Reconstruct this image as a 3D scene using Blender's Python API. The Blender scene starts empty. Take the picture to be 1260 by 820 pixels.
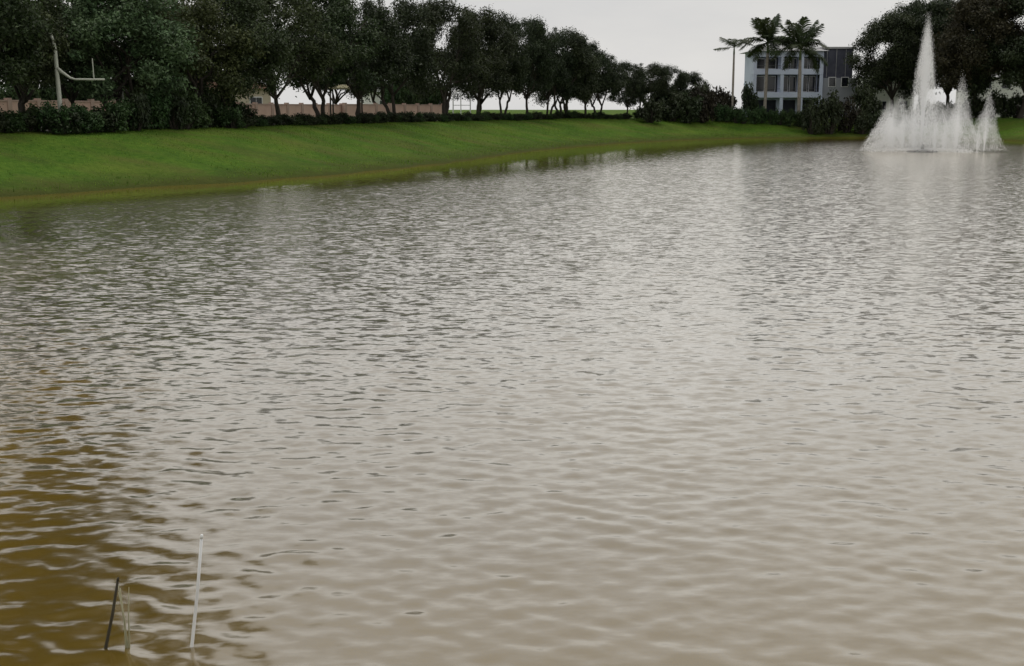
import bpy, bmesh, math, random
import numpy as np
from mathutils import Vector, Matrix
random.seed(7)
RNG = np.random.default_rng(11)
R = math.radians
scene = bpy.context.scene
COL = scene.collection

# ------------------------------------------------------------------ camera
F, EYE, HORIZON = 1500.0, 3.3, 135.0          # focal length in photo pixels, eye height above the water
PHI = math.atan((410 - HORIZON) / F)
cam = bpy.data.cameras.new('camera'); cam_o = bpy.data.objects.new('camera', cam); COL.objects.link(cam_o)
cam.sensor_width = 36; cam.lens = F * 36 / 1260; cam.clip_start = .1; cam.clip_end = 6000
cam_o.location = (0, 0, EYE); cam_o.rotation_euler = (math.pi / 2 - PHI, 0, 0)
scene.camera = cam_o

# ------------------------------------------------------------------ world, sun, exposure
SUN_EL, SUN_AZ = R(74), R(12)                 # azimuth from +Y towards +X
w = bpy.data.worlds.new('World'); scene.world = w; w.use_nodes = True
nt = w.node_tree; nt.nodes.clear()
out = nt.nodes.new('ShaderNodeOutputWorld'); bg = nt.nodes.new('ShaderNodeBackground')
sky = nt.nodes.new('ShaderNodeTexSky'); sky.sky_type = 'NISHITA'; sky.sun_disc = False
sky.sun_elevation = SUN_EL; sky.sun_rotation = SUN_AZ; sky.air_density = 1.5; sky.dust_density = 4
tc = nt.nodes.new('ShaderNodeTexCoord'); mp = nt.nodes.new('ShaderNodeMapping'); mp.inputs['Scale'].default_value = (1, 1, 3.2)
nz = nt.nodes.new('ShaderNodeTexNoise'); nz.inputs['Scale'].default_value = 2.6; nz.inputs['Detail'].default_value = 7; nz.inputs['Roughness'].default_value = .55
rp = nt.nodes.new('ShaderNodeValToRGB')
rp.color_ramp.elements[0].position = .3; rp.color_ramp.elements[0].color = (6.5, 6.5, 6.55, 1)
rp.color_ramp.elements[1].position = .7; rp.color_ramp.elements[1].color = (8.2, 8.05, 7.75, 1)
mx = nt.nodes.new('ShaderNodeMix'); mx.data_type = 'RGBA'; mx.inputs['Factor'].default_value = .93
nt.links.new(tc.outputs['Generated'], mp.inputs['Vector']); nt.links.new(mp.outputs['Vector'], nz.inputs['Vector'])
nt.links.new(nz.outputs['Fac'], rp.inputs['Fac']); nt.links.new(sky.outputs['Color'], mx.inputs['A'])
nt.links.new(rp.outputs['Color'], mx.inputs['B']); nt.links.new(mx.outputs['Result'], bg.inputs['Color'])
bg.inputs['Strength'].default_value = .1
nt.links.new(bg.outputs['Background'], out.inputs['Surface'])
sd = bpy.data.lights.new('sun', 'SUN'); so = bpy.data.objects.new('sun', sd); COL.objects.link(so)
sd.energy = 1.0; sd.angle = R(20); sd.color = (1, .95, .87)
so.rotation_euler = Vector((-math.sin(SUN_AZ) * math.cos(SUN_EL), -math.cos(SUN_AZ) * math.cos(SUN_EL), -math.sin(SUN_EL))).to_track_quat('-Z', 'Y').to_euler()
so.location = (0, 0, 60)
vs = scene.view_settings; vs.view_transform = 'Standard'; vs.look = 'None'; vs.gamma = 1; vs.exposure = 0; vs.use_curve_mapping = False
cy = scene.cycles; cy.max_bounces = 24; cy.diffuse_bounces = 14; cy.transmission_bounces = 16; cy.transparent_max_bounces = 16
scene.render.resolution_x, scene.render.resolution_y = 1024, 666

# ------------------------------------------------------------------ pixel helpers (a pixel is a direction only)
def ray(px, py):
    u = (px - 630) / F; v = (410 - py) / F
    return (u, math.cos(PHI) + v * math.sin(PHI), -math.sin(PHI) + v * math.cos(PHI))
def at_z(px, py, z=0.):
    d = ray(px, py); t = (z - EYE) / d[2]
    return (d[0] * t, d[1] * t)
def col(px, Y): return ((px - 630) / F * math.cos(PHI) * Y, Y)
def zat(py, Y):
    d = ray(630, py); return EYE + Y * d[2] / d[1]

# ------------------------------------------------------------------ materials
def mat(name, c0, c1=None, rough=.7, scale=4., spec=.3, bump=0., trans=None, island=0., detail=6, stretch=None, bscale=None):
    m = bpy.data.materials.new(name); m.use_nodes = True
    n = m.node_tree.nodes; l = m.node_tree.links; p = n['Principled BSDF']
    p.inputs['Roughness'].default_value = rough; p.inputs['Specular IOR Level'].default_value = spec
    g = n.new('ShaderNodeNewGeometry'); oi = n.new('ShaderNodeObjectInfo')
    tcn = n.new('ShaderNodeTexCoord'); mpn = n.new('ShaderNodeMapping')
    if stretch: mpn.inputs['Scale'].default_value = stretch
    l.new(tcn.outputs['Object'], mpn.inputs['Vector'])
    no = n.new('ShaderNodeTexNoise'); no.inputs['Scale'].default_value = scale; no.inputs['Detail'].default_value = detail
    l.new(mpn.outputs['Vector'], no.inputs['Vector'])
    r = n.new('ShaderNodeValToRGB'); r.color_ramp.elements[0].position = .32; r.color_ramp.elements[1].position = .68
    r.color_ramp.elements[0].color = (*c0, 1); r.color_ramp.elements[1].color = (*(c1 or [x * 1.25 for x in c0]), 1)
    l.new(no.outputs['Fac'], r.inputs['Fac'])
    src = r.outputs['Color']
    if island:
        hv = n.new('ShaderNodeHueSaturation'); mr = n.new('ShaderNodeMapRange')
        mr.inputs['To Min'].default_value = 1 - island; mr.inputs['To Max'].default_value = 1 + island
        l.new(g.outputs['Random Per Island'], mr.inputs['Value']); l.new(mr.outputs['Result'], hv.inputs['Value'])
        m2 = n.new('ShaderNodeMapRange'); m2.inputs['To Min'].default_value = .478; m2.inputs['To Max'].default_value = .515
        l.new(oi.outputs['Random'], m2.inputs['Value']); l.new(m2.outputs['Result'], hv.inputs['Hue'])
        l.new(src, hv.inputs['Color']); src = hv.outputs['Color']
    l.new(src, p.inputs['Base Color'])
    if bump:
        b = n.new('ShaderNodeBump'); b.inputs['Strength'].default_value = bump; b.inputs['Distance'].default_value = .02
        nb = n.new('ShaderNodeTexNoise'); nb.inputs['Scale'].default_value = bscale or scale * 5; nb.inputs['Detail'].default_value = 5
        l.new(mpn.outputs['Vector'], nb.inputs['Vector']); l.new(nb.outputs['Fac'], b.inputs['Height']); l.new(b.outputs['Normal'], p.inputs['Normal'])
    if trans:
        t = n.new('ShaderNodeBsdfTranslucent'); l.new(src, t.inputs['Color'])
        ms = n.new('ShaderNodeMixShader'); ms.inputs['Fac'].default_value = trans
        o = n['Material Output']; l.new(p.outputs['BSDF'], ms.inputs[1]); l.new(t.outputs['BSDF'], ms.inputs[2]); l.new(ms.outputs['Shader'], o.inputs['Surface'])
    return m
M = {}
M['leaf_dark'] = mat('leaf_dark', (.019, .030, .013), (.042, .058, .024), .55, .6, .25, trans=.2, island=.45)
M['leaf_deep'] = mat('leaf_deep', (.026, .043, .016), (.060, .082, .032), .55, .6, .25, trans=.25, island=.5)
M['leaf_mid'] = mat('leaf_mid', (.042, .06, .02), (.08, .10, .035), .55, .6, .25, trans=.25, island=.45)
M['leaf_green'] = mat('leaf_green', (.06, .105, .045), (.12, .17, .08), .55, .6, .25, trans=.25, island=.45)
M['leaf_brown'] = mat('leaf_brown', (.027, .029, .014), (.05, .048, .022), .6, .6, .2, trans=.2, island=.45)
M['leaf_hedge'] = mat('leaf_hedge', (.026, .055, .018), (.055, .098, .03), .55, .8, .25, trans=.2, island=.45)
M['leaf_plum'] = mat('leaf_plum', (.022, .021, .014), (.042, .038, .024), .6, .8, .2, trans=.2, island=.4)
M['palm'] = mat('palm', (.022, .035, .013), (.04, .058, .02), .5, .8, .35, trans=.2, island=.35)
M['palm_shaft'] = mat('palm_shaft', (.08, .12, .05), (.11, .15, .06), .5, 2)
M['bark'] = mat('bark', (.035, .03, .025), (.075, .066, .055), .9, 3, .1, bump=.6, stretch=(4, 4, .7))
M['bark_pale'] = mat('bark_pale', (.20, .18, .15), (.32, .29, .25), .85, 2.5, .1, bump=.3, stretch=(3, 3, 1.5))
M['concrete'] = mat('concrete', (.32, .31, .29), (.45, .43, .40), .85, 1.6, .2, bump=.2)
M['asphalt'] = mat('asphalt', (.045, .045, .047), (.065, .064, .062), .9, 1.2, .2, bump=.2, bscale=60)
M['salmon'] = mat('salmon', (.55, .37, .30), (.66, .47, .39), .85, .8, .15, bump=.15)
M['coping'] = mat('coping', (.42, .30, .25), (.5, .37, .31), .85, 1.5, .15)
M['white_wall'] = mat('white_wall', (.66, .65, .62), (.78, .77, .74), .8, .5, .2)
M['cream'] = mat('cream', (.50, .44, .34), (.6, .53, .42), .8, .6, .2)
M['roof_brown'] = mat('roof_brown', (.11, .06, .04), (.18, .10, .065), .8, 2, .2, bump=.3)
M['roof_grey'] = mat('roof_grey', (.3, .3, .31), (.42, .42, .42), .6, 1.2, .3)
M['roof_white'] = mat('roof_white', (.68, .68, .68), (.8, .8, .79), .5, .8, .3)
M['roof_straw'] = mat('roof_straw', (.24, .22, .14), (.34, .31, .20), .85, 3, .1)
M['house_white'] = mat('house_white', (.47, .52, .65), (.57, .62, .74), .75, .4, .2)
M['grey_dark'] = mat('grey_dark', (.055, .058, .082), (.085, .088, .115), .7, 1.5, .3)
M['annex'] = mat('annex', (.24, .25, .29), (.31, .32, .35), .8, .7, .2)
M['glass_dark'] = mat('glass_dark', (.012, .014, .02), (.02, .022, .03), .12, 1, .6)
M['shade_dark'] = mat('shade_dark', (.03, .032, .045), (.05, .05, .065), .9, 1, .1)  # shade of balcony recesses and ground floor put into a dark colour
M['metal_pale'] = mat('metal_pale', (.46, .48, .41), (.56, .57, .49), .6, 2, .4)
M['metal_dark'] = mat('metal_dark', (.04, .042, .045), (.06, .06, .06), .5, 3, .5)
M['white_paint'] = mat('white_paint', (.72, .72, .72), (.8, .8, .8), .5, 5, .4)
M['red_paint'] = mat('red_paint', (.28, .05, .05), (.36, .07, .07), .5, 5, .4)
M['stem_dark'] = mat('stem_dark', (.04, .035, .025), (.07, .06, .04), .8, 9, .2)
M['stem_straw'] = mat('stem_straw', (.30, .29, .18), (.42, .40, .27), .8, 9, .2)

# ------------------------------------------------------------------ mesh helpers
def link(name, me, m=None, parent=None):
    o = bpy.data.objects.new(name, me); COL.objects.link(o)
    if m is not None and me is not None and not me.materials: me.materials.append(m)
    if parent: o.parent = parent
    return o
def tag(o, label=None, cat=None, group=None, kind=None):
    if label: o['label'] = label
    if cat: o['category'] = cat
    if group: o['group'] = group
    if kind: o['kind'] = kind
    return o
def thing(name, label, cat, loc=(0, 0, 0), rz=0, group=None):
    o = link(name, None); o.location = loc; o.rotation_euler = (0, 0, rz); o.empty_display_size = .3
    return tag(o, label, cat, group)
def mesh_np(name, V, Fq, smooth=False):
    """numpy verts (n,3), faces (m,k)"""
    me = bpy.data.meshes.new(name); V = np.asarray(V, np.float32); Fq = np.asarray(Fq, np.int32)
    k = Fq.shape[1]
    me.vertices.add(len(V)); me.vertices.foreach_set('co', V.ravel())
    me.loops.add(Fq.size); me.loops.foreach_set('vertex_index', Fq.ravel())
    me.polygons.add(len(Fq)); me.polygons.foreach_set('loop_start', np.arange(0, Fq.size, k, dtype=np.int32))
    if smooth: me.polygons.foreach_set('use_smooth', np.ones(len(Fq), bool))
    me.update(calc_edges=True); me.validate()
    return me
class MB:
    def __init__(s): s.v = []; s.f = []
    def box(s, x0, x1, y0, y1, z0, z1):
        b = len(s.v)
        s.v += [(x, y, z) for z in (z0, z1) for (x, y) in ((x0, y0), (x1, y0), (x1, y1), (x0, y1))]
        s.f += [tuple(b + i for i in q) for q in ((3, 2, 1, 0), (4, 5, 6, 7), (0, 1, 5, 4), (1, 2, 6, 5), (2, 3, 7, 6), (3, 0, 4, 7))]
        return s
    def tube(s, pts, rads, n=8, cap=True):
        pts = [Vector(p) for p in pts]; b0 = len(s.v); up = None
        for i, p in enumerate(pts):
            t = (pts[min(i + 1, len(pts) - 1)] - pts[max(i - 1, 0)]).normalized()
            if up is None: up = t.orthogonal().normalized()
            up = (up - t * up.dot(t)).normalized(); sd_ = t.cross(up)
            for k in range(n):
                a = 2 * math.pi * k / n
                s.v.append(tuple(p + (up * math.cos(a) + sd_ * math.sin(a)) * rads[i]))
        for i in range(len(pts) - 1):
            for k in range(n):
                a = b0 + i * n + k; c = b0 + i * n + (k + 1) % n
                s.f.append((a, c, c + n, a + n))
        if cap:
            s.f.append(tuple(b0 + k for k in reversed(range(n)))); e = b0 + (len(pts) - 1) * n
            s.f.append(tuple(e + k for k in range(n)))
        return s
    def poly(s, pts):
        b = len(s.v); s.v += [tuple(p) for p in pts]; s.f.append(tuple(range(b, b + len(pts)))); return s
    def mesh(s, name, smooth=False):
        me = bpy.data.meshes.new(name); me.from_pydata(s.v, [], s.f); me.update()
        if smooth: me.polygons.foreach_set('use_smooth', [True] * len(me.polygons))
        return me
    def build(s, name, m, parent=None, smooth=False, bevel=0):
        o = link(name, s.mesh(name, smooth), m, parent)
        if bevel:
            bv = o.modifiers.new('bevel', 'BEVEL'); bv.width = bevel; bv.segments = 1
        return o
def copy_tree(o, parent=None):
    c = o.copy(); COL.objects.link(c); c.parent = parent
    for ch in list(o.children): copy_tree(ch, c)
    return c

# ------------------------------------------------------------------ shoreline and terrain
SHORE_PX = [(1245, 173), (1190, 171), (1120, 170), (1060, 169), (990, 169.5), (920, 170), (860, 171.5), (800, 174), (760, 176.5),
            (700, 181), (640, 187.5), (600, 193), (540, 201.5), (480, 208.5), (430, 213.5), (340, 220.5), (260, 226.5), (200, 230), (120, 235), (42, 240), (0, 243)]
pts = [(-7.6, 10), (-6.4, 6.6), (-4, 5.4), (0, 5.3), (10, 5.1), (30, 5), (60, 12), (82, 40), (86, 80), (72, 112)]
pts += [at_z(*p) for p in SHORE_PX]
pts += [(-21.0, 40), (-16.5, 32), (-11.6, 24), (-8.9, 17)]
def catmull(P, n=6):
    P = np.array(P); o = []
    for i in range(len(P)):
        p0, p1, p2, p3 = P[i - 1], P[i], P[(i + 1) % len(P)], P[(i + 2) % len(P)]
        for k in range(n):
            t = k / n
            o.append(.5 * (2 * p1 + (p2 - p0) * t + (2 * p0 - 5 * p1 + 4 * p2 - p3) * t * t + (3 * p1 - p0 - 3 * p2 + p3) * t ** 3))
    return np.array(o)
SH = catmull(pts)
SH[:, 0] += .25 * np.sin(SH[:, 1] * .9 + 1) * (SH[:, 1] > 45); SH[:, 1] += .35 * np.sin(SH[:, 0] * .7)* (SH[:, 1] > 45)
def sdist(X, Y):
    """signed distance to the shore, positive on land"""
    X = np.asarray(X, float).ravel(); Y = np.asarray(Y, float).ravel()
    d2 = np.full(X.shape, 1e18); ins = np.zeros(X.shape, bool)
    for i in range(len(SH)):
        ax, ay = SH[i - 1]; bx, by = SH[i]
        ex, ey = bx - ax, by - ay; L = ex * ex + ey * ey + 1e-12
        t = np.clip(((X - ax) * ex + (Y - ay) * ey) / L, 0, 1)
        d2 = np.minimum(d2, (X - ax - t * ex) ** 2 + (Y - ay - t * ey) ** 2)
        if abs(ey) > 1e-9:
            ins ^= ((ay > Y) != (by > Y)) & (X < ex * (Y - ay) / ey + ax)
    return np.sqrt(d2) * np.where(ins, -1, 1)
def wob(X, Y):
    return (.5 * np.sin(X * .31 + Y * .17 + 1) + .5 * np.sin(X * .13 - Y * .29 + 2.2) + .35 * np.sin(X * .71 + Y * .53) + .3 * np.sin(X * 1.3 - Y * 1.1 + .6))
def ground_z(X, Y):
    X = np.asarray(X, float).ravel(); Y = np.asarray(Y, float).ravel()
    d = sdist(X, Y)
    t = np.clip(d / 11, 0, 1)
    z = 2.1 * (.35 * t + .65 * t * t * (3 - 2 * t)) + .16 * np.clip(d / .5, 0, 1) + .07 * wob(X, Y) * np.clip(d / 3, 0, 1) * np.clip((60 - d) / 40, 0, 1)
    return np.where(d > 0, z, np.maximum(d * .45, -1.6))
def gz(x, y): return float(ground_z([x], [y])[0])

def axis(a, b, step, lo, hi):
    c = list(np.arange(a, b, step)); s = step
    x = c[-1]
    while x < hi: s *= 1.35; x += s; c.append(x)
    s = step; x = c[0]; pre = []
    while x > lo: s *= 1.35; x -= s; pre.append(x)
    return np.array(pre[::-1] + c)
gx = axis(-62, 96, .8, -3500, 3500); gy = axis(-10, 185, .8, -3000, 4500)
GX, GY = np.meshgrid(gx, gy)
GZ = ground_z(GX, GY)
nx, ny = len(gx), len(gy)
idx = np.arange(nx * ny).reshape(ny, nx)
quads = np.stack([idx[:-1, :-1], idx[:-1, 1:], idx[1:, 1:], idx[1:, :-1]], -1).reshape(-1, 4)
g = bpy.data.materials.new('lawn'); g.use_nodes = True; M['lawn'] = g
n = g.node_tree.nodes; l = g.node_tree.links; p = n['Principled BSDF']; p.inputs['Roughness'].default_value = .9; p.inputs['Specular IOR Level'].default_value = .1
geo = n.new('ShaderNodeNewGeometry')
def noise(scale, detail=5, vec=None, stretch=None):
    t = n.new('ShaderNodeTexNoise'); t.inputs['Scale'].default_value = scale; t.inputs['Detail'].default_value = detail
    mpn = n.new('ShaderNodeMapping'); l.new(geo.outputs['Position'], mpn.inputs['Vector'])
    if stretch: mpn.inputs['Scale'].default_value = stretch
    l.new(mpn.outputs['Vector'], t.inputs['Vector']); return t.outputs['Fac']
def ramp(fac, stops):
    r = n.new('ShaderNodeValToRGB'); e = r.color_ramp.elements
    while len(e) < len(stops): e.new(.5)
    for i, (p_, c_) in enumerate(stops): e[i].position = p_; e[i].color = (*c_, 1)
    l.new(fac, r.inputs['Fac']); return r.outputs['Color']
def mixc(f, a, b):
    m = n.new('ShaderNodeMix'); m.data_type = 'RGBA'; l.new(f, m.inputs['Factor']); l.new(a, m.inputs['A']); l.new(b, m.inputs['B']); return m.outputs['Result']
ca = ramp(noise(.28, 7), [(.3, (.030, .080, .007)), (.5, (.068, .150, .012)), (.72, (.13, .180, .024))])
cb = ramp(noise(3.5, 6), [(.32, (.022, .062, .005)), (.66, (.11, .17, .022))])
mf = n.new('ShaderNodeValue'); mf.outputs[0].default_value = .4
c1 = mixc(mf.outputs[0], ca, cb)
dry = ramp(noise(.5, 7, stretch=(.35, 1.1, 1)), [(.46, (0, 0, 0)), (.72, (.65, .65, .65))])
dc = n.new('ShaderNodeRGB'); dc.outputs[0].default_value = (.11, .10, .03, 1)
c2 = mixc(dry, c1, dc.outputs[0])
sx = n.new('ShaderNodeSeparateXYZ'); l.new(geo.outputs['Position'], sx.inputs[0])
ad = n.new('ShaderNodeMath'); ad.operation = 'MULTIPLY_ADD'; ad.inputs[1].default_value = .5; l.new(noise(1.3, 6), ad.inputs[0]); l.new(sx.outputs['Z'], ad.inputs[2])
mud = ramp(ad.outputs[0], [(.28, (1, 1, 1)), (.6, (.4, .4, .4)), (.85, (0, 0, 0))])
mc = n.new('ShaderNodeRGB'); mc.outputs[0].default_value = (.055, .066, .012, 1)
c3 = mixc(mud, c2, mc.outputs[0])
l.new(c3, p.inputs['Base Color'])
b = n.new('ShaderNodeBump'); b.inputs['Strength'].default_value = 1; b.inputs['Distance'].default_value = .12
l.new(noise(9, 6), b.inputs['Height']); l.new(b.outputs['Normal'], p.inputs['Normal'])
ground = link('ground', mesh_np('ground', np.stack([GX.ravel(), GY.ravel(), GZ], -1), quads, True), g)
tag(ground, kind='structure')

# strips running along the far side of the bank (footpath, road, kerb), offset from the shore
i0 = int(np.argmin(np.hypot(SH[:, 0] - at_z(1010, 169.5)[0], SH[:, 1] - at_z(1010, 169.5)[1])))
i1 = int(np.argmin(np.hypot(SH[:, 0] + 21.0, SH[:, 1] - 40)))
line = SH[i0:i1:2]
for _ in range(6): line[1:-1] = (line[:-2] + line[1:-1] * 2 + line[2:]) / 4
dirs = np.gradient(line, axis=0); dirs /= np.linalg.norm(dirs, axis=1)[:, None]
NRM = np.stack([dirs[:, 1], -dirs[:, 0]], -1)
if sdist(*(line[5] + 3 * NRM[5]).reshape(2, 1))[0] < 0: NRM = -NRM
cent = line[::-1]; NRM = NRM[::-1]          # from the left end to the far end
ext = cent[0] - (cent[3] - cent[0]) * 4; cent = np.vstack([ext, cent]); NRM = np.vstack([NRM[0], NRM])
def strip(name, d0, d1, z, thick, m):
    mb = MB()
    for i in range(len(cent) - 1):
        if cent[i + 1][0] / cent[i + 1][1] * F + 630 > 850: break
        a, b_ = cent[i] + NRM[i] * d0, cent[i + 1] + NRM[i + 1] * d0
        c, d = cent[i] + NRM[i] * d1, cent[i + 1] + NRM[i + 1] * d1
        A, B, D, C_ = (*a, z), (*b_, z), (*d, z), (*c, z)
        mb.poly([A, B, D, C_][::-1])
        lo = z - thick
        mb.poly([A, (*a, lo), (*b_, lo), B]); mb.poly([C_, D, (*d, lo), (*c, lo)])
    return tag(mb.build(name, m), kind='structure')
def along(px, off):
    """point at the given picture column, off metres behind the shore line"""
    best = None
    P = cent + NRM * off
    scr = P[:, 0] / (P[:, 1] * math.cos(PHI)) * F + 630
    o = np.argsort(scr)
    return (float(np.interp(px, scr[o], P[o, 0])), float(np.interp(px, scr[o], P[o, 1])))
strip('footpath', 14.5, 16.3, 2.33, .5, M['concrete'])
strip('kerb', 18.2, 18.4, 2.41, .5, M['concrete'])
strip('road', 18.41, 24.5, 2.30, .4, M['asphalt'])

# ------------------------------------------------------------------ water: real waves, finer near the viewer's bank
w_ = bpy.data.materials.new('lake_water'); w_.use_nodes = True; M['water'] = w_
n = w_.node_tree.nodes; l = w_.node_tree.links; p = n['Principled BSDF']
geo = n.new('ShaderNodeNewGeometry')
p.inputs['Roughness'].default_value = .9; p.inputs['Specular IOR Level'].default_value = 0
cw = ramp(noise(.12, 4), [(.35, (.108, .069, .008)), (.65, (.135, .088, .012))]); ats = n.new('ShaderNodeAttribute'); ats.attribute_name = 'shore_tint'; sc0 = n.new('ShaderNodeRGB'); sc0.outputs[0].default_value = (.32, .20, .02, 1); l.new(mixc(ats.outputs['Fac'], cw, sc0.outputs[0]), p.inputs['Base Color'])
at_ = n.new('ShaderNodeAttribute'); at_.attribute_name = 'chop'
def slope(scale, k, stretch):
    t = n.new('ShaderNodeTexNoise'); t.inputs['Scale'].default_value = scale; t.inputs['Detail'].default_value = 2
    mpn = n.new('ShaderNodeMapping'); l.new(geo.outputs['Position'], mpn.inputs['Vector']); mpn.inputs['Scale'].default_value = stretch; l.new(mpn.outputs['Vector'], t.inputs['Vector'])
    v1 = n.new('ShaderNodeVectorMath'); v1.operation = 'SUBTRACT'; v1.inputs[1].default_value = (.5, .5, .5); l.new(t.outputs['Color'], v1.inputs[0])
    v2 = n.new('ShaderNodeVectorMath'); v2.operation = 'MULTIPLY'; v2.inputs[1].default_value = (k * .6, k, 0); l.new(v1.outputs[0], v2.inputs[0])
    return v2.outputs[0]
sa = n.new('ShaderNodeVectorMath'); sa.operation = 'ADD'; l.new(slope(11, .55, (.6, 1.2, 1)), sa.inputs[0]); l.new(slope(5.5, .5, (.55, 1.2, 1)), sa.inputs[1])
sc_ = n.new('ShaderNodeVectorMath'); sc_.operation = 'SCALE'; l.new(sa.outputs[0], sc_.inputs[0]); l.new(at_.outputs['Fac'], sc_.inputs['Scale'])
sn = n.new('ShaderNodeVectorMath'); sn.operation = 'ADD'; l.new(geo.outputs['Normal'], sn.inputs[0]); l.new(sc_.outputs[0], sn.inputs[1])
sm = n.new('ShaderNodeVectorMath'); sm.operation = 'NORMALIZE'; l.new(sn.outputs[0], sm.inputs[0]); fr_ = n.new('ShaderNodeFresnel'); fr_.inputs['IOR'].default_value = 1.5; l.new(sm.outputs[0], fr_.inputs['Normal'])
ma = n.new('ShaderNodeMath'); ma.operation = 'MULTIPLY_ADD'; ma.use_clamp = True; ma.inputs[1].default_value = 1.85; ma.inputs[2].default_value = .13; l.new(fr_.outputs[0], ma.inputs[0])
mn = n.new('ShaderNodeMath'); mn.operation = 'MINIMUM'; mn.inputs[1].default_value = .88; l.new(ma.outputs[0], mn.inputs[0])
gl = n.new('ShaderNodeBsdfGlossy'); at2 = n.new('ShaderNodeAttribute'); at2.attribute_name = 'shelter'; rg_ = n.new('ShaderNodeMath'); rg_.operation = 'MULTIPLY_ADD'; rg_.inputs[1].default_value = .14; rg_.inputs[2].default_value = .02; l.new(at2.outputs['Fac'], rg_.inputs[0]); l.new(rg_.outputs[0], gl.inputs['Roughness']); gl.inputs['Color'].default_value = (.97, .95, .91, 1); l.new(sm.outputs[0], gl.inputs['Normal'])
ms = n.new('ShaderNodeMixShader'); l.new(mn.outputs[0], ms.inputs['Fac']); l.new(p.outputs['BSDF'], ms.inputs[1]); l.new(gl.outputs['BSDF'], ms.inputs[2]); l.new(ms.outputs['Shader'], n['Material Output'].inputs['Surface'])
rr = [3.5]
while rr[-1] < 190: rr.append(rr[-1] * 1.0045)
rr = np.array(rr)
th = np.concatenate([np.linspace(-1.75, -.50, 45)[:-1], np.arange(-.50, .50, .0016), np.linspace(.50, 1.75, 45)])
RR, TH = np.meshgrid(rr, th, indexing='ij')
WX = RR * np.sin(TH); WY = RR * np.cos(TH); WZ = np.zeros_like(WX)
spacing = np.maximum(RR * .0045, RR * .0016)
wr = np.random.default_rng(5)
for k in range(84):
    lam = .085 * (.75 / .085) ** (k / 83)
    a = wr.normal(0, .62) + .12
    kx, ky = math.sin(a) * 2 * math.pi / lam, math.cos(a) * 2 * math.pi / lam
    amp = .0235 * lam / 6.283 * math.exp(-(math.log(lam / .25) / .75) ** 2)
    fade = np.clip(lam / (2.6 * spacing) - 1, 0, 1)
    # gusts: slow patches modulate each component
    gq = .75 + .35 * np.sin(WX * wr.uniform(.1, .5) + WY * wr.uniform(.1, .4) + wr.uniform(0, 6)) * np.sin(WX * wr.uniform(.2, .9) - WY * wr.uniform(.1, .6) + wr.uniform(0, 6))
    WZ += amp * fade * gq * np.sin(kx * WX + ky * WY + wr.uniform(0, 6.28) + .8 * np.sin(WX * wr.uniform(.4, 1.6) + wr.uniform(0, 6)))
dl = -sdist(WX, WY); shore_tint = np.exp(-(np.maximum(dl, 0) / 3.2) ** 2) * np.maximum(np.clip((-WX.ravel() - 3) / 2, .12, 1), (WY.ravel() > 40) * .6)   # amber water colour close to shore, strongest along the left
cd = np.clip((dl - np.clip((WY.ravel() - 40) * .07, 1.5, 5)) / np.clip(6 + (WY.ravel() - 45) * .25, 3, 19), 0, 1); cd = (.07 + .93 * cd * cd * (3 - 2 * cd)); shelter = np.maximum(cd, np.clip((46 - RR.ravel()) / 14, 0, 1))
WZ *= (.3 + .7 * shelter.reshape(WZ.shape))
cd = np.maximum(shelter, 1.3 * np.exp(-((WX.ravel() - at_z(1135, 187)[0]) ** 2 + (WY.ravel() - at_z(1135, 187)[1]) ** 2) / 64)) * (.38 + .62 * np.clip((RR.ravel() - 9) / 18, 0, 1))   # short waves the mesh is too coarse for
sh = WX.shape; idx = np.arange(WX.size).reshape(sh)
quads = np.stack([idx[:-1, :-1], idx[:-1, 1:], idx[1:, 1:], idx[1:, :-1]], -1).reshape(-1, 4)
lake = link('lake', mesh_np('lake', np.stack([WX.ravel(), WY.ravel(), WZ.ravel()], -1), quads, True), w_)
tag(lake, kind='structure')
ca_ = lake.data.attributes.new('chop', 'FLOAT', 'POINT'); ca_.data.foreach_set('value', cd.astype(np.float32))
ca_ = lake.data.attributes.new('shore_tint', 'FLOAT', 'POINT'); ca_.data.foreach_set('value', shore_tint.astype(np.float32))
ca_ = lake.data.attributes.new('shelter', 'FLOAT', 'POINT'); ca_.data.foreach_set('value', shelter.astype(np.float32))

# ------------------------------------------------------------------ foliage
def leaves(centres, radii, per, size, seed, aspect=.55, flat=.8, squash=(1, 1, .75), hollow=.35):
    """leaf-sized diamonds spread through clumps; returns verts, quads"""
    r = np.random.default_rng(seed); out_v = []
    for c, rad in zip(centres, radii):
        k = max(8, int(per * rad ** 2))
        d = r.normal(size=(k, 3)); d /= np.linalg.norm(d, axis=1)[:, None]
        q = rad * (hollow + (1 - hollow) * r.random(k) ** .6)[:, None]
        q *= (1 + .25 * r.normal(size=(k, 1)))
        P = np.asarray(c) + d * q * np.array(squash)
        nrm = d * .5 + r.normal(size=(k, 3)) * .6 + np.array([0, 0, flat]); nrm /= np.linalg.norm(nrm, axis=1)[:, None]
        t = np.cross(nrm, r.normal(size=(k, 3))); t /= np.linalg.norm(t, axis=1)[:, None]
        b_ = np.cross(nrm, t); s = (size * r.uniform(.6, 1.35, k))[:, None]
        dr = np.array([0, 0, -.25]) * s
        out_v.append(np.stack([P - t * s * .5, P + b_ * s * aspect * .5, P + t * s * .5 + dr, P - b_ * s * aspect * .5], 1))
    V = np.concatenate(out_v).reshape(-1, 3)
    return V, np.arange(len(V)).reshape(-1, 4)
def crook(a, b_, r, n_=4, amp=.12):
    a = Vector(a); b_ = Vector(b_); L = (b_ - a).length; o = [a]
    for i in range(1, n_):
        o.append(a.lerp(b_, i / n_) + Vector(r.normal(size=3)) * amp * L / n_ * 1.5 + Vector((0, 0, .06 * L * math.sin(math.pi * i / n_))))
    o.append(b_); return o
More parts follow.
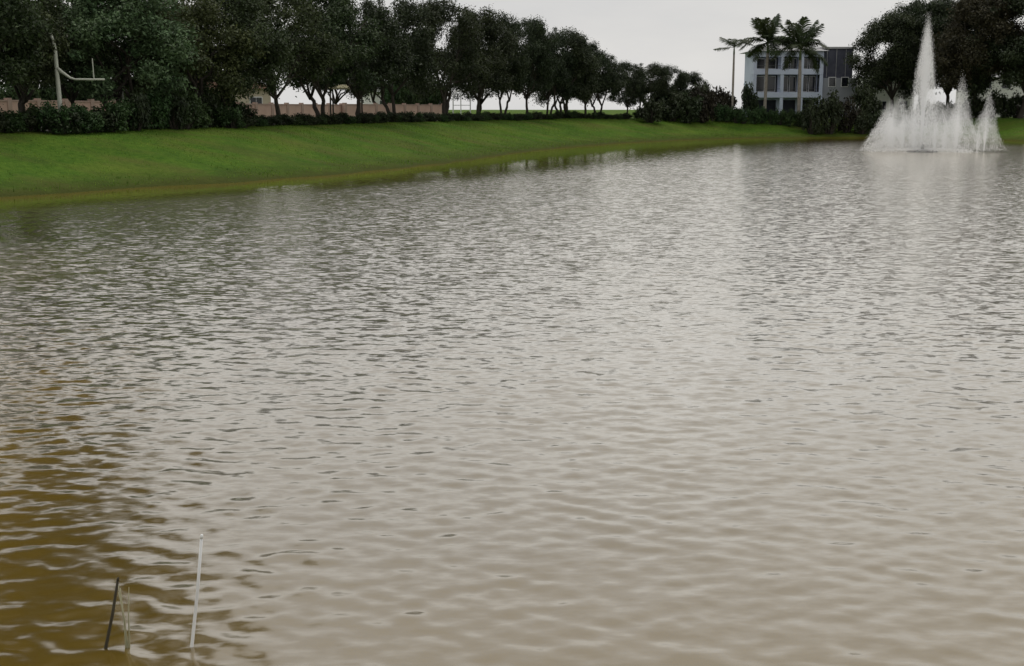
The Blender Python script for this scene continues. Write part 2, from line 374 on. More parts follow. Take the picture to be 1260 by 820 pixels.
def make_tree(seed, H, W, fork, per=540, size=.19, stems=1, tr=.17):
    """returns (trunk mesh, crown mesh) for a spreading tree H tall and W wide, base at origin"""
    r = np.random.default_rng(seed); mb = MB(); tips = []; rads = []
    bases = []
    for s in range(stems):
        lean = Vector((r.normal() * .18 + (s - (stems - 1) / 2) * .55, r.normal() * .25, 1)).normalized()
        top = lean * fork
        st = Vector(((s - (stems - 1) / 2) * .28, 0, -.25))
        pth = crook(st, top, r, 5, .06)
        mb.tube([pth[0]] + [Vector((st.x, st.y, .12))] + pth[1:], [tr * 1.7, tr * 1.25] + [tr * (1 - .07 * i) for i in range(len(pth) - 1)], 8)
        bases.append(pth[-1])
    nl = 7
    for i in range(nl):
        b0 = bases[i % stems]; az = 2 * math.pi * i / nl + r.normal() * .25
        e = r.uniform(.35, 1.0) if i % 2 else r.uniform(.0, .5)
        rad = W / 2 * (1 - .35 * e) * r.uniform(.55, .85)
        end = Vector((math.cos(az) * rad, math.sin(az) * rad, fork + (H - fork) * (.25 + .5 * e)))
        pth = crook(b0 - Vector((0, 0, .15)), end, r, 4)
        mb.tube(pth, [tr * .62, tr * .5, tr * .38, tr * .28, tr * .14], 6)
        for j in range(3):
            az2 = az + r.normal() * .8; L = W * r.uniform(.12, .24)
            s0 = pth[2 + j % 3]
            e2 = s0 + Vector((math.cos(az2) * L, math.sin(az2) * L, L * r.uniform(-.15, .9)))
            mb.tube(crook(s0, e2, r, 3), [tr * .3, tr * .22, tr * .15, tr * .06], 5, False)
            tips.append(e2); rads.append(W * r.uniform(.075, .14))
        tips.append(end); rads.append(W * r.uniform(.1, .15))
    # fill the dome
    for i in range(64):
        az = r.uniform(0, 6.28); u = r.uniform(.02, 1) ** .8
        lo_ = fork * 1.02; zz = lo_ + (H * .94 - lo_) * u
        prof = math.sqrt(max(.03, 1 - (max(0, u - .3) / .72) ** 2)) * (.8 + .2 * min(1, u / .3))
        rad = W / 2 * prof * r.uniform(.35, .98) ** .6 * (1.14 if i % 3 == 0 else 1)
        tips.append(Vector((math.cos(az) * rad, math.sin(az) * rad, zz))); rads.append(W * (r.uniform(.04, .08) if i % 3 == 0 else r.uniform(.08, .15)))
    V, Q = leaves(tips, rads, per, size, seed + 100)
    return mb.mesh('trunk', True), mesh_np('crown', V, Q)
def plant_tree(kind, x, y, sc, rz, leafmat, name, label, group=None, sxy=1., cat='tree', barkmat=None):
    tm, cm = kind
    t = thing(name, label, cat, (x, y, gz(x, y)), rz, group)
    for nm, me, mt in (('trunk', tm, barkmat or M['bark']), ('crown', cm, leafmat)):
        o = link(nm, me, mt, t); o.scale = (sc * sxy * (1 + .14 * math.sin(x * 3.1)), sc * sxy * (1 + .14 * math.cos(y * 2.3)), sc)
        if o.material_slots: o.material_slots[0].link = 'OBJECT'; o.material_slots[0].material = mt
    return t
OAK = [make_tree(21 + i, 9.0, 7.6, fk, stems=st) for i, (fk, st) in enumerate([(1.9, 1), (2.1, 2), (1.8, 1), (2.0, 2), (1.9, 3)])]
BIG = [make_tree(51 + i, 13.5, 11, 2.6, per=420, size=.25, tr=.28) for i in range(2)]

# front row of oaks: (column, metres behind the shore, height, width factor, material)
row = [(-40, 12, 8.2, 1.0, ''), (22, 15, 8.2, .98, 'dark oak standing beside the pale bent post, behind its curved tip'), (92, 16.5, 8.3, .95, 'dark oak behind the horizontal arm of the pale bent post'),
       (232, 13, 8.2, 1.0, 'olive green oak standing behind the tallest shrubs of the bank top'), (283, 12.6, 8.7, .95, 'dark oak next to the olive green oak, before the cream house'), (343, 12.2, 9.3, .95, 'dark oak with open sky under its crown, between cream house and shelter'),
       (396, 12.4, 9.9, 1.0, 'dark oak beside the straw roofed shelter, on the cream house side'), (440, 12.0, 10.0, 1.0, 'dark oak beside the straw roofed shelter, on the white house side'), (484, 12.5, 10.6, 1.0, 'dark oak in front of the white gabled house'),
       (546, 12.2, 11.2, 1.05, 'dark oak beside the white trellis arch, where the salmon wall ends'),
       (588, 12.6, 10.9, .98, 'dark oak beside the white trellis arch, away from the salmon wall'), (618, 12.4, 10.6, .9, ''), (648, 12.0, 10.9, .9, ''), (674, 12.8, 10.4, .85, ''), (698, 12.0, 9.8, .85, ''),
       (720, 12.6, 8.8, .85, ''), (737, 12.2, 7.8, .8, ''), (772, 12.4, 7.0, .72, ''), (795, 12.6, 7.0, .72, ''),
       (823, 12.2, 6.4, .72, 'second to last oak of the row at the far corner'), (848, 12.8, 5.8, .7, 'last and smallest oak of the row, next to the dusky brown bushes')]
for i, (px, off, H, wf, lab) in enumerate(row):
    x, y = along(px, off)
    plant_tree(OAK[i % 5], x, y, H / 9.0, i * 1.9, M['leaf_mid' if lab.startswith('olive') else ('leaf_deep' if px < 420 else 'leaf_dark')], 'oak_tree', lab or 'dark leafy oak in the row along the bank, without shelter or arch beside it', None if lab else 'oaks in the row along the bank', sxy=wf * 9.0 / H * .95)
x, y = along(148, 13.5)
plant_tree(OAK[4], x, y, .95, .6, M['leaf_green'], 'oak_tree', 'pale green leafy oak on leaning stems beside the pale bent post', sxy=1.0)
for i, (px, off, H) in enumerate([(70, 30, 9), (160, 31, 9.5), (215, 29, 9), (420, 30, 9), (470, 33, 10), (590, 27, 9), (690, 24, 8.5)]):
    x, y = along(px, off)
    plant_tree(OAK[(i + 2) % 5], x, y, H / 9, 2.3 * i + 1, M['leaf_dark'], 'oak_tree', 'dark oak standing beyond the road, behind the front row', 'oaks beyond the road', sxy=1.0)

# tall trees behind the fountain, and the one on the near left shore that hangs over the water
for i, (px, Y, H, lm, lab) in enumerate([
        (1098, 162, 13.8, 'leaf_dark', 'tall dark tree between the grey house wing and the fountain plume'),
        (1130, 168, 16, 'leaf_dark', 'tall dark tree directly behind the tall fountain plume'),
        (1168, 160, 16, 'leaf_dark', 'tall dark tree behind the smaller fountain jets'),
        (1203, 152, 15.5, 'leaf_brown', 'tall olive brown tree beside the white house behind the fountain'),
        (1256, 150, 15.5, 'leaf_dark', 'tall dark tree standing past the olive brown tree, behind the last jet')]):
    x, y = col(px, Y)
    plant_tree(BIG[i % 2], x, y, H / 13.5, i * 2.1, M[lm], 'broadleaf_tree', lab, sxy=.92)
NEAR = make_tree(63, 15, 11.5, 5.4, per=800, size=.17, tr=.26)
NEAR2 = make_tree(64, 14, 12, 6.6, per=600, size=.17, tr=.26)
plant_tree(NEAR2, -17.8, 33, 1.0, .6, M['leaf_mid'], 'shore_tree', 'tall tree on the shore where the bank bends, past the overhanging tree')
plant_tree(NEAR, -10.9, 20.5, 1.0, 2.6, M['leaf_mid'], 'shore_tree', 'big tree on the near shore overhanging the brown water', sxy=1.0)

# shrubs
def make_bush(seed, H, W, per=1500, size=.12, n_=26):
    r = np.random.default_rng(seed); c = []; rd = []; mb = MB()
    for i in range(n_):
        az = r.uniform(0, 6.28); u = r.random() ** .7; rad = W / 2 * .75 * math.sqrt(r.random())
        z = H * (.1 + .75 * u) * (1 - .35 * (rad / (W / 2)) ** 2)
        p_ = (math.cos(az) * rad, math.sin(az) * rad, z); c.append(p_); rd.append(min(W, H) * r.uniform(.17, .27))
        mb.tube(crook((p_[0] * .15, p_[1] * .15, -.1), p_, r, 3), [.025, .02, .015, .008], 4, False)
    V, Q = leaves(c, rd, per, size, seed + 7, squash=(1, 1, .85)); V[:, 2] = np.maximum(V[:, 2], .01)
    return mb.mesh('stem', True), mesh_np('foliage', V, Q)
BUSH = [make_bush(71 + i, 1.0, 1.5) for i in range(4)]
def bush(i, x, y, h, wd, lm, label, group=None, name='shrub', cat='shrub'):
    t = thing(name, label, cat, (x, y, gz(x, y)), i * 1.37, group)
    for nm, me, mt in (('stem', BUSH[i % 4][0], M['bark']), ('foliage', BUSH[i % 4][1], M[lm])):
        o = link(nm, me, mt, t); o.scale = (wd / 1.5, wd / 1.5, h)
        if o.material_slots: o.material_slots[0].link = 'OBJECT'; o.material_slots[0].material = mt
k = 0
for px in range(-14, 305, 15):          # tall mass at the left end
    x, y = along(px + random.uniform(-4, 4), random.uniform(10.2, 11.4))
    h = 1.35 + .6 * math.exp(-((px - 215) / 70) ** 2) + random.uniform(-.3, .4)
    bush(k, x, y, h, random.uniform(1.7, 2.2), 'leaf_hedge' if k % 3 else 'leaf_dark', 'tall green shrub in the mass under the trees at the bank top', 'tall shrubs at the bank top'); k += 1
for px in (175, 205, 232, 255, 280):
    x, y = along(px, 12.6); bush(k, x, y, 2.2 + random.uniform(-.2, .2), 2.3, 'leaf_hedge', 'large rounded shrub rising behind the tall bank top shrubs', 'large rounded shrubs'); k += 1
P11 = cent + NRM * 11.2
seg = np.r_[0, np.cumsum(np.hypot(*np.diff(P11, axis=0).T))]
s0 = None; s = 0
while s < seg[-1] - 1:
    x = float(np.interp(s, seg, P11[:, 0])); y = float(np.interp(s, seg, P11[:, 1])); px = x / (y * math.cos(PHI)) * F + 630
    if 300 < px < 868:
        bush(k, x + random.uniform(-.2, .2), y + random.uniform(-.3, .3), random.uniform(.55, .95), random.uniform(1.3, 1.9), 'leaf_dark' if k % 4 else 'leaf_hedge', 'low dark shrub in the hedge line below the oak row', 'low hedge shrubs along the bank'); k += 1
    s += 1.25
# denser small trees and bushes at the far corner of the lake
for px, Y, h, wd, lm in [(862, 152, 4.6, 4.2, 'leaf_plum'), (880, 158, 4.2, 4.0, 'leaf_plum'), (893, 156, 3.4, 3.2, 'leaf_plum'), (826, 150, 3.6, 4, 'leaf_dark'), (845, 150, 4.0, 4, 'leaf_dark'), (800, 146, 3, 3.4, 'leaf_dark'), (812, 152, 3.6, 4.4, 'leaf_dark'), (858, 154, 4.6, 4.4, 'leaf_dark')]:
    x, y = col(px, Y)
    bush(k, x, y, h, wd, lm, ('dusky brown bush at the far corner beside the slender palm' if lm == 'leaf_plum' else 'big dark bush under the last oaks of the row'), ('dusky brown bushes' if lm == 'leaf_plum' else 'dark bushes under the last oaks'), 'bush', 'bush'); k += 1
for px in range(884, 1000, 11):
    x, y = col(px + random.uniform(-2, 2), 154 + random.uniform(-.4, .4))
    bush(k, x, y, random.uniform(2.0, 2.3), 1.9, 'leaf_hedge', 'trimmed green shrub in the hedge before the balcony house', 'hedge before the balcony house'); k += 1
for px, Y, h, wd, lm, lab in [(1000, 150, 4.4, 3.0, 'leaf_dark', 'dark bush with dense crown at the foot of the balcony house'), (1022, 151, 5.6, 4.0, 'leaf_dark', 'tall dark bush covering the corner of the balcony house'),
                              (1043, 152, 4.6, 3.6, 'leaf_plum', 'brownish bush below the grey house annex'), (1066, 154, 5.8, 3.8, 'leaf_dark', 'dark bush at the edge of the grey annex, by the tall trees'), (922, 161, 4.6, 2.6, 'leaf_dark', 'dark upright bush against the house wall beside the slender palm')]:
    x, y = col(px, Y); bush(k, x, y, h, wd, lm, lab, None, 'bush', 'bush'); k += 1
for px in range(1066, 1262, 14):
    x, y = col(px + random.uniform(-3, 3), 151 + random.uniform(-1, 1))
    bush(k, x, y, random.uniform(2.2, 3.8), 2.6, 'leaf_dark', 'dark shrub on the bank below the tall trees behind the fountain', 'shrubs behind the fountain'); k += 1

# ------------------------------------------------------------------ palms
def make_frond(seed, L, droop, nl=42, ll=.95):
    r = np.random.default_rng(seed); mb = MB(); pts_ = []
    for i in range(9):
        t = i / 8; pts_.append(Vector((L * (t - .12 * t * t), 0, L * (.42 * t - droop * t * t))))
    mb.tube(pts_, [.045 * (1 - .85 * i / 8) for i in range(9)], 4)
    for i in range(nl):
        t = .14 + .86 * i / (nl - 1); f_ = t * 8; a = int(min(f_, 7)); p_ = pts_[a].lerp(pts_[a + 1], f_ - a)
        tg = (pts_[a + 1] - pts_[a]).normalized(); ln = ll * math.sin(math.pi * (.12 + .8 * t)) * r.uniform(.85, 1.1)
        for s in (-1, 1):
            d = (tg * .55 + Vector((0, s, r.uniform(-.25, .25))) * .8).normalized()
            q1 = p_ + d * ln * .5; q2 = p_ + d * ln + Vector((0, 0, -.38 * ln)); wv = tg * .04
            mb.poly([p_ - wv * .6, q1 - wv, q2, q1 + wv, p_ + wv * .6])
    return mb.mesh('frond')
FR = [make_frond(1, 2.9, .42), make_frond(2, 2.7, .75), make_frond(3, 2.8, .12)]
def palm(px, Y, H, nf, sc, label, seed, tr=.17, lean=(0, 0)):
    x, y = col(px, Y); r = random.Random(seed)
    t = thing('palm_tree', label, 'palm tree', (x, y, gz(x, y)))
    path = [(lean[0] * (i / 7) ** 1.5, lean[1] * (i / 7), -.2 + (H + .2) * i / 7) for i in range(8)]
    MB().tube(path, [tr * q for q in (1.35, 1.1, 1, 1.02, 1.05, 1, .92, .82)], 10).build('trunk', M['bark_pale'], t, True)
    tp = Vector(path[-1])
    MB().tube([tp + Vector((0, 0, -.04)), tp + Vector((0, 0, .5 * sc)), tp + Vector((0, 0, 1.0 * sc))], [tr * .86, tr * .7, tr * .4], 8).build('crownshaft', M['palm_shaft'], t, True)
    for i in range(nf):
        o = link('frond', FR[(i * 7 + seed) % 3], M['palm'], t)
        o.location = tp + Vector((0, 0, .85 * sc)); o.scale = (sc, sc, sc)
        o.rotation_euler = (0, -r.uniform(-.5, .45) if i % 3 else -r.uniform(.4, .95), i * 2.399 + r.uniform(-.2, .2))
palm(901, 155, zat(62, 155) - 2.35, 8, .95, 'slender palm with few drooping fronds standing clear of the balcony house', 1, .14)
palm(941, 157, zat(60, 157) - 2.6, 18, 1.4, 'full palm on a thinner trunk, next to the slender palm', 2, .2, (.1, 0))
palm(983, 155, zat(62, 155) - 2.6, 20, 1.5, 'tallest full palm before the middle of the balcony house', 5, .22, (-.1, 0))

# ------------------------------------------------------------------ balcony house
HY = 166.0
def X(px, Y=HY): return col(px, Y)[0]
hb = gz(X(970), HY)
hx, hy = X(968), HY
house = thing('balcony_house', 'three storey pale house with balconies and columns behind the palms', 'house', (hx, hy, hb))
L0, L1 = X(926) - hx, X(1011) - hx; D = 8.0
zt = zat(63, HY) - hb; za = zat(88.5, HY) - hb; zb = zat(117, HY) - hb
sl = .72
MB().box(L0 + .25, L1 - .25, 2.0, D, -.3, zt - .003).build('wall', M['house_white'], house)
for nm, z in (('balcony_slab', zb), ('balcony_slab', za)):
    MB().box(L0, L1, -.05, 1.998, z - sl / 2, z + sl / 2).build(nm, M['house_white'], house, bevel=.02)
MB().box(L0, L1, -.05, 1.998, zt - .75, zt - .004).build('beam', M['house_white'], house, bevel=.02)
colx = [X(927.5), X(961), X(985), X(1009)]
colx = [c - hx for c in colx]
levels = [(-.2, zb - sl / 2), (zb + sl / 2, za - sl / 2), (za + sl / 2, zt - .75)]
for c in colx:
    for (z0, z1) in levels:
        MB().box(c - .22, c + .22, -.02, .42, z0 + .002, z1 - .002).build('column', M['house_white'], house, bevel=.02)
for (z0, z1) in levels[1:]:
    for a, b_ in zip(colx[:-1], colx[1:]):
        rl = MB().box(a + .22, b_ - .22, .08, .14, z0 + .40, z0 + .45).build('railing', M['metal_dark'], house)
        ww = b_ - a
        for q in (0, 1):
            cx_ = a + ww * (.3 + .4 * q)
            fr = MB().box(cx_ - ww * .17, cx_ + ww * .17, 1.93, 1.997, z0 + .05, z1 - .12).build('window', M['white_paint'], house)
            MB().box(cx_ - ww * .145, cx_ + ww * .145, 1.905, 1.927, z0 + .12, z1 - .22).build('pane', M['glass_dark'], fr)
        MB().box(a + .22, b_ - .22, 1.975, 1.9985, z0 + .003, z1 - .003).build('recess_shade', M['shade_dark'], house)  # dark sheet over the pale back wall, painted as balcony shade
for a, b_ in zip(colx[:-1], colx[1:]):
    MB().box(a + .3, b_ - .3, 1.94, 1.998, -.1, zb - sl / 2 - .3).build('garage_door', M['shade_dark'], house)  # doors coloured dark for the shade on the ground floor
# hip roof with an overhang
e = .55; zr = zt + 1.15
rf = MB(); A = [(L0 - e, -.05 - e, zt), (L1 + e, -.05 - e, zt), (L1 + e, D + e, zt), (L0 - e, D + e, zt)]
r0, r1 = (L0 + 3.2, D / 2, zr), (L1 - 3.2, D / 2, zr)
rf.poly([A[0], A[1], r1, r0]); rf.poly([A[1], A[2], r1]); rf.poly([A[2], A[3], r0, r1]); rf.poly([A[3], A[0], r0]); rf.poly(A[::-1])
rf.build('roof', M['roof_grey'], house)
# dark blue-grey wing and lighter lower annex
W0, W1 = X(1014) - hx, X(1049) - hx
zw = zat(57, HY) - hb
MB().box(W0 - .2, W1, .9, D + 1, zat(96, HY) - hb, zw - .3).build('dark_wing', M['grey_dark'], house, bevel=.03)
wr_ = MB().box(W0 - .4, W1 + .25, .7, D + 1.2, zw - .298, zw - .05).build('wing_roof', M['roof_grey'], house)
MB().box(W0 - .2, W1 + .5, .4, D + .8, -.3, zat(96, HY) - hb - .003).build('annex', M['annex'], house, bevel=.03)
for q in range(2):
    xx = W0 + 1.0 + q * 1.7
    f_ = MB().box(xx - .5, xx + .5, .34, .398, 4.0, 5.3).build('window', M['white_paint'], house)
    MB().box(xx - .42, xx + .42, .31, .338, 4.08, 5.22).build('pane', M['glass_dark'], f_)
for q in range(3):
    xx = W0 + .3 + q * 1.25
    MB().box(xx, xx + .06, .87, .898, zat(95, HY) - hb, zw - .35).build('wing_seam', M['roof_grey'], house)

# ------------------------------------------------------------------ smaller houses seen through the trees
def simple_house(px, Y, wd, dp, hw, hr, rz, wm, rm, label, gable=False, nwin=3, storeys=1):
    x, y = col(px, Y); t = thing('house', label, 'house', (x, y, gz(x, y)), rz)
    MB().box(-wd / 2, wd / 2, 0, dp, -.3, hw).build('wall', wm, t)
    m = MB(); e = .5; A = [(-wd / 2 - e, -e, hw), (wd / 2 + e, -e, hw), (wd / 2 + e, dp + e, hw), (-wd / 2 - e, dp + e, hw)]
    ins = 0 if gable else dp / 2
    p0, p1 = (-wd / 2 - e + ins, dp / 2, hw + hr), (wd / 2 + e - ins, dp / 2, hw + hr)
    if gable: p0, p1 = (0, -e, hw + hr), (0, dp + e, hw + hr); m.poly([A[0], A[1], p0]); m.poly([A[1], A[2], p1, p0]); m.poly([A[2], A[3], p1]); m.poly([A[3], A[0], p0, p1])
    else: m.poly([A[0], A[1], p1, p0]); m.poly([A[1], A[2], p1]); m.poly([A[2], A[3], p0, p1]); m.poly([A[3], A[0], p0])
    m.poly([(q[0], q[1], q[2] + .003) for q in A[::-1]])
    m.build('roof', rm, t)
    for s_ in range(storeys):
        for i in range(nwin):
            xx = -wd / 2 + wd * (i + .5) / nwin; z0 = .9 + s_ * 2.9
            f_ = MB().box(xx - .65, xx + .65, -.06, -.002, z0, z0 + 1.35).build('window', M['white_paint'], t)
            MB().box(xx - .56, xx - .03, -.085, -.063, z0 + .09, z0 + 1.26).build('pane', M['glass_dark'], f_)
            MB().box(xx + .03, xx + .56, -.085, -.063, z0 + .09, z0 + 1.26).build('pane', M['glass_dark'], f_)
    return t
x, y = along(278, 34)
simple_house(278, y, 9, 7, 3.0, 1.6, .5, M['cream'], M['roof_brown'], 'cream house with brown hipped roof glimpsed through the oaks', nwin=3)
x, y = along(502, 42)
simple_house(500, y, 9, 8, 3.3, 2.0, .35, M['white_wall'], M['roof_white'], 'white house with white gabled roof behind the oak row', True, 3)
simple_house(1098, 176, 6, 8, 5.6, 1.2, 0, M['white_wall'], M['roof_grey'], 'white house glimpsed between the grey annex and the fountain plume', False, 2, 2)
simple_house(1236, 172, 8, 8, 5.4, 1.3, 0, M['white_wall'], M['roof_grey'], 'white two storey house at the edge of the tall olive brown tree', False, 3, 2)

# ------------------------------------------------------------------ street walls beyond the road
def long_wall(pa, pb, off, h, body, cope, name, label, step=3.0):
    a = Vector(along(pa, off)); b_ = Vector(along(pb, off)); L = (b_ - a).length; nn = max(1, round(L / step)); ang = math.atan2(b_.y - a.y, b_.x - a.x)
    t = thing(name, label, 'wall', (a.x, a.y, 2.26), ang); st = L / nn
    pm = MB().box(.19, st - .19, -.08, .08, -.4, h - .1).mesh('panel'); cm = MB().box(.19, st - .19, -.12, .12, h - .098, h).mesh('coping')
    lm = MB().box(-.188, .188, -.16, .16, -.4, h + .12).mesh('pillar')
    for i in range(nn):
        for nm, me, mt in (('panel', pm, body), ('coping', cm, cope)):
            link(nm, me, mt, t).location = (i * st, 0, 0)
    for i in range(nn + 1): link('pillar', lm, cope, t).location = (i * st, 0, 0)
long_wall(-70, 170, 27, 1.65, M['salmon'], M['coping'], 'garden_wall', 'salmon garden wall beyond the road behind the bent post')
long_wall(170, 420, 27, 1.55, M['salmon'], M['coping'], 'garden_wall', 'salmon garden wall beyond the road, before the cream house')
long_wall(424, 545, 26.5, 1.6, M['salmon'], M['coping'], 'garden_wall', 'salmon garden wall in front of the white gabled house')
for i, px in enumerate(list(range(-30, 258, 13)) + list(range(480, 545, 10))):
    x, y = along(px, 28.6)
    lab = ('clipped hedge shrub rising above the salmon wall along the road', 'hedge above the roadside wall') if px < 400 else ('clipped hedge shrub rising above the salmon wall of the white gabled house', 'hedge above the wall of the gabled house')
    bush(k, x, y, zat(98, y) - gz(x, y) + random.uniform(-.12, .12), 2.5, 'leaf_hedge', lab[0], lab[1], 'hedge_shrub'); k += 1

# ------------------------------------------------------------------ pale bent post with its arm
Y = along(72, 12.0)[1]; x, y = col(74, Y); b0 = gz(x, y)
post = thing('bent_post', 'pale post with bent tip and horizontal arm by the shrubs', 'post', (x, y, b0))
def lx(px): return col(px, Y)[0] - x
def lz(py): return zat(py, Y) - b0
MB().tube([(0, 0, -.3), (lx(74), 0, lz(120)), (lx(73), 0, lz(90)), (lx(72.5), 0, lz(62)), (lx(71), 0, lz(50)), (lx(68.5), 0, lz(41))], [.12, .115, .11, .10, .085, .05], 10).build('pole', M['metal_pale'], post, True)
MB().tube([(lx(73), 0, lz(84)), (lx(80), -.02, lz(89.5)), (lx(89), -.02, lz(96)), (lx(95), -.02, lz(98)), (lx(131), -.02, lz(98))], [.11, .085, .06, .05, .045], 8).build('arm', M['metal_pale'], post, True)
MB().tube([(lx(118), -.02, lz(98)), (lx(117.5), -.02, lz(72))], [.035, .025], 6).build('upright', M['metal_pale'], post)
Y2 = along(153, 14.0)[1]; x, y = col(152, Y2); b0 = gz(x, y)
sp = thing('sign_pole', 'slim grey pole with a red box at its foot under the pale green oak', 'pole', (x, y, b0))
MB().tube([(0, 0, -.3), (0, 0, zat(104, Y2) - b0)], [.05, .045], 8).build('pole', M['metal_pale'], sp, True)
MB().box(-.16, .16, -.12, .12, .4, 1.45).build('box', M['red_paint'], sp, bevel=.02)

# shelter and trellis arch between the oaks
x, y = along(426, 17.2); b0 = gz(x, y)
sh_ = thing('shelter', 'small open shelter with flat straw coloured roof among the oak trunks', 'shelter', (x, y, b0))
zr = zat(110, y) - b0
MB().box(-1.55, 1.55, -1, 1, zr, zr + .1).poly([(-1.55, -1, zr + .102), (1.55, -1, zr + .102), (0.6, 0, zr + .38), (-.6, 0, zr + .38)]).poly([(1.55, 1, zr + .102), (-1.55, 1, zr + .102), (-.6, 0, zr + .38), (.6, 0, zr + .38)]).poly([(1.55, -1, zr + .102), (1.55, 1, zr + .102), (.6, 0, zr + .38)]).poly([(-1.55, 1, zr + .102), (-1.55, -1, zr + .102), (-.6, 0, zr + .38)]).build('roof', M['roof_straw'], sh_)
for sx_ in (-1, 1):
    for sy_ in (-1, 1): MB().tube([(sx_ * 1.25, sy_ * .75, -.2), (sx_ * 1.25, sy_ * .75, zr - .002)], [.07, .07], 8).build('post', M['bark'], sh_)
x, y = along(568, 17.4); b0 = gz(x, y)
ar = thing('trellis_arch', 'white arched garden trellis standing among the oak trunks', 'trellis', (x, y, b0))
for s_ in (-.9, .9):
    MB().box(s_ - .06, s_ + .06, -.06, .06, -.2, 2.1).build('post', M['white_paint'], ar)
MB().tube([(.9 * math.cos(a), 0, 2.1 + .9 * math.sin(a)) for a in np.linspace(0, math.pi, 13)], [.06] * 13, 6).build('arch', M['white_paint'], ar)
MB().box(-.14, -.04, -.05, .05, -.2, 2.9).build('upright', M['white_paint'], ar)
MB().box(-.838, .838, -.03, .03, 1.35, 1.42).build('rail', M['white_paint'], ar)

# ------------------------------------------------------------------ fountain
fx, fy = at_z(1135, 187, 0)
fm = bpy.data.materials.new('spray'); fm.use_nodes = True
n = fm.node_tree.nodes; l = fm.node_tree.links; n.remove(n['Principled BSDF'])
df = n.new('ShaderNodeBsdfDiffuse'); tl = n.new('ShaderNodeBsdfTranslucent')
for q in (df, tl): q.inputs['Color'].default_value = (.985, .988, .99, 1)
m1 = n.new('ShaderNodeMixShader'); m1.inputs['Fac'].default_value = .5; l.new(df.outputs['BSDF'], m1.inputs[1]); l.new(tl.outputs['BSDF'], m1.inputs[2])
l.new(m1.outputs['Shader'], n['Material Output'].inputs['Surface'])
fo = thing('fountain', 'lake fountain throwing one tall plume and a ring of lower jets', 'fountain', (fx, fy, 0))
MB().tube([(0, 0, -.5), (0, 0, -.05), (0, 0, .12), (0, 0, .2)], [1.15, 1.2, 1.15, .8], 20).build('float', M['metal_dark'], fo, True)
MB().tube([(0, 0, .19), (0, 0, .45), (0, 0, .6)], [.14, .12, .07], 12).build('nozzle', M['metal_dark'], fo, True)
def jet(name, base, H, spread, n_, seed, asc=.35, w=.035, ln=.5, tilt=(0, 0), stop=-.02, point=.6):
    """ballistic droplets of a spray: launched up from base, reaching H, landing within spread"""
    r = np.random.default_rng(seed); g_ = 9.81
    q = r.random(n_) ** .5; he = H * (1 - point * q ** 1.5) * r.normal(.97, .05, n_).clip(.8, 1.05)
    v0 = np.sqrt(2 * g_ * he); T = 2 * v0 / g_; T0 = 2 * math.sqrt(2 * g_ * H) / g_
    az = r.uniform(0, 2 * math.pi, n_); hv = spread / T * q * (1 + .05 * r.normal(size=n_))
    t = T * np.where(r.random(n_) < asc, r.random(n_) * .5, .5 + .5 * r.random(n_))
    vx = hv * np.cos(az) + tilt[0] / T; vy = hv * np.sin(az) + tilt[1] / T
    P = np.stack([base[0] + vx * t, base[1] + vy * t, base[2] + v0 * t - .5 * g_ * t * t], -1)
    vel = np.stack([vx, vy, v0 - g_ * t], -1); sp_ = np.linalg.norm(vel, axis=1)[:, None]; dv = vel / np.maximum(sp_, .1)
    L = (ln * np.clip(sp_ / 10, .25, 1.3)) * r.uniform(.5, 1.3, (n_, 1))
    sd_ = np.cross(dv, r.normal(size=(n_, 3))); sd_ /= np.linalg.norm(sd_, axis=1)[:, None]; bt = np.cross(dv, sd_)
    ww = w * r.uniform(.5, 1.4, (n_, 1))
    P = P + r.normal(size=(n_, 3)) * (.05 * t[:, None] + .015) * np.array([1, 1, .8])      # turbulence
    V = np.stack([P - dv * L / 2, P + sd_ * ww + bt * ww * .3, P + dv * L / 2, P - sd_ * ww + bt * ww * .3], 1)      # drawn-out drops
    V[:, :, 2] = np.maximum(V[:, :, 2], stop); V = V.reshape(-1, 3)
    Fq = np.arange(len(V)).reshape(-1, 4)
    return link(name, mesh_np(name, V, Fq), fm, fo)
Ht = zat(20, fy)
jet('jet', (-.15, 0, .6), Ht - .6, 1.05, 56000, 1, .5, .0055, .24, point=.42)
s_ = fy / F
for i, (px, top, sprd, cnt, tilt) in enumerate([(1102, 126, 1.3, 4200, -.7), (1112, 120, 1.4, 3600, -.7), (1126, 124, 1.4, 3200, -.3), (1142, 112, 1.2, 3200, 0), (1154, 128, 1.4, 3200, .4), (1170, 126, 1.5, 3800, .3),
                                                  (1179, 92, 1.0, 3000, .4), (1206, 112, .8, 2000, .3), (1096, 140, 1.3, 3600, -.6), (1192, 138, 1.3, 2200, .6)]):
    jet('jet', ((px - 1135) * s_, random.uniform(-1.6, 1.6), .1), zat(top, fy), sprd * 1.35, int(cnt * 5), 10 + i, .45, .0055, .22, (tilt, 0), point=.62)
jet('mist', (-.6, 0, .0), 3.2, 4.4, 70000, 40, .2, .0052, .08, point=.8)
jet('splash', (0, 0, -.05), .35, 4.8, 9000, 41, .5, .02, .12, point=.3)

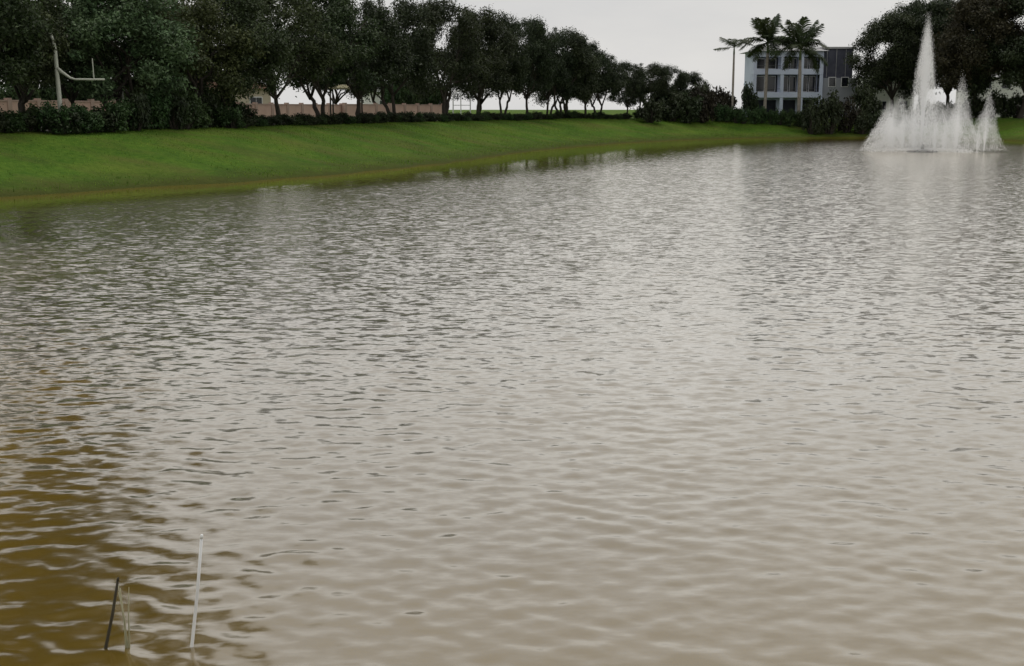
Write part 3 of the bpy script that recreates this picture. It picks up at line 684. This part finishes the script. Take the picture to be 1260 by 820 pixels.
# ------------------------------------------------------------------ stakes standing in the near water
def stake(px0, py0, px1, py1, name, mt, label, r0, r1, bend=.005):
    bx_, by_ = at_z(px1, py1, 0); d = ray(px0, py0); t = by_ / d[1]
    tip = Vector((d[0] * t, by_, EYE + d[2] * t)); bs = Vector((bx_, by_, 0))
    o = thing(name, label, 'stake', bs); v = tip - bs
    MB().tube([-v * .35, (0, 0, 0), v * .5 + Vector((bend, 0, 0)), v], [r0, r0, (r0 + r1) / 2, r1], 8).build('stem', mt, o, True)
    return o, v
o, v = stake(248, 662, 236, 796, 'stake', M['white_paint'], 'thin white stake standing in the near water', .011, .009)
MB().tube([v * .995, v * 1.03], [.0105, .008], 8).build('cap', M['white_paint'], o, True)
o, v = stake(145, 714, 130, 798, 'stake', M['stem_dark'], 'thin dark stake standing in the brown near water', .011, .008)
MB().tube([v * .99, v * 1.04], [.0095, .006], 8).build('cap', M['stem_dark'], o, True)
bx_, by_ = at_z(158, 797, 0)
rd = thing('dry_reed', 'pale dry reed clump beside the thin dark stake', 'reed', (bx_, by_, 0))
rg = random.Random(4)
for i in range(4):
    tx = rg.uniform(-.06, .06); h = rg.uniform(.35, .6)
    MB().tube([(rg.uniform(-.03, .03), 0, -.25), (tx * .4, 0, h * .5), (tx, rg.uniform(-.04, .04), h)], [.005, .0045, .002], 5).build('stalk', M['stem_straw'], rd, True)

# ------------------------------------------------------------------ grass blades on the visible bank
N = 260000
r = np.random.default_rng(77)
si = r.integers(0, len(cent) - 1, N * 2); tt = r.random(N * 2)[:, None]
off = (r.random(N * 2) * 11.5 + .15)[:, None]
PP = cent[si] * (1 - tt) + cent[si + 1] * tt + (NRM[si] * (1 - tt) + NRM[si + 1] * tt) * off
seglen = np.hypot(*(cent[si + 1] - cent[si]).T); keep = r.random(N * 2) < seglen / seglen.max(); PP = PP[keep][:N]
xs = np.r_[PP[:, 0], r.uniform(at_z(880, 171)[0], at_z(1250, 171)[0], 25000)]
ys = np.r_[PP[:, 1], np.zeros(25000)]
ys[-25000:] = np.interp(xs[-25000:], sorted(q[0] for q in map(lambda p_: at_z(*p_), SHORE_PX[:7])), [q[1] for q in sorted(map(lambda p_: at_z(*p_), SHORE_PX[:7]))]) + r.uniform(.2, 12, 25000)
zs = ground_z(xs, ys); ok = zs > .1; xs, ys, zs = xs[ok], ys[ok], zs[ok]; K = len(xs)
a = r.uniform(0, 6.28, K); dsh = sdist(xs, ys); h = r.uniform(.03, .11, K) * (.5 + r.random(K) ** 2) * (1 + 2.2 * np.exp(-dsh / .5) * r.random(K)); ww = r.uniform(.008, .022, K)
B = np.stack([xs, ys, zs - .01], -1); sd_ = np.stack([np.cos(a), np.sin(a), np.zeros(K)], -1) * ww[:, None]
tp = B + np.stack([r.normal(0, .03, K), r.normal(0, .03, K), h], -1)
V = np.stack([B - sd_, B + sd_, tp], 1).reshape(-1, 3)
M['blade'] = mat('blade', (.06, .15, .012), (.19, .26, .045), .7, .8, .1, trans=.45, island=.6)
grass = link('grass', mesh_np('grass', V, np.arange(len(V)).reshape(-1, 3)), M['blade'])
tag(grass, 'short green grass covering the lake bank', 'grass', kind='stuff')
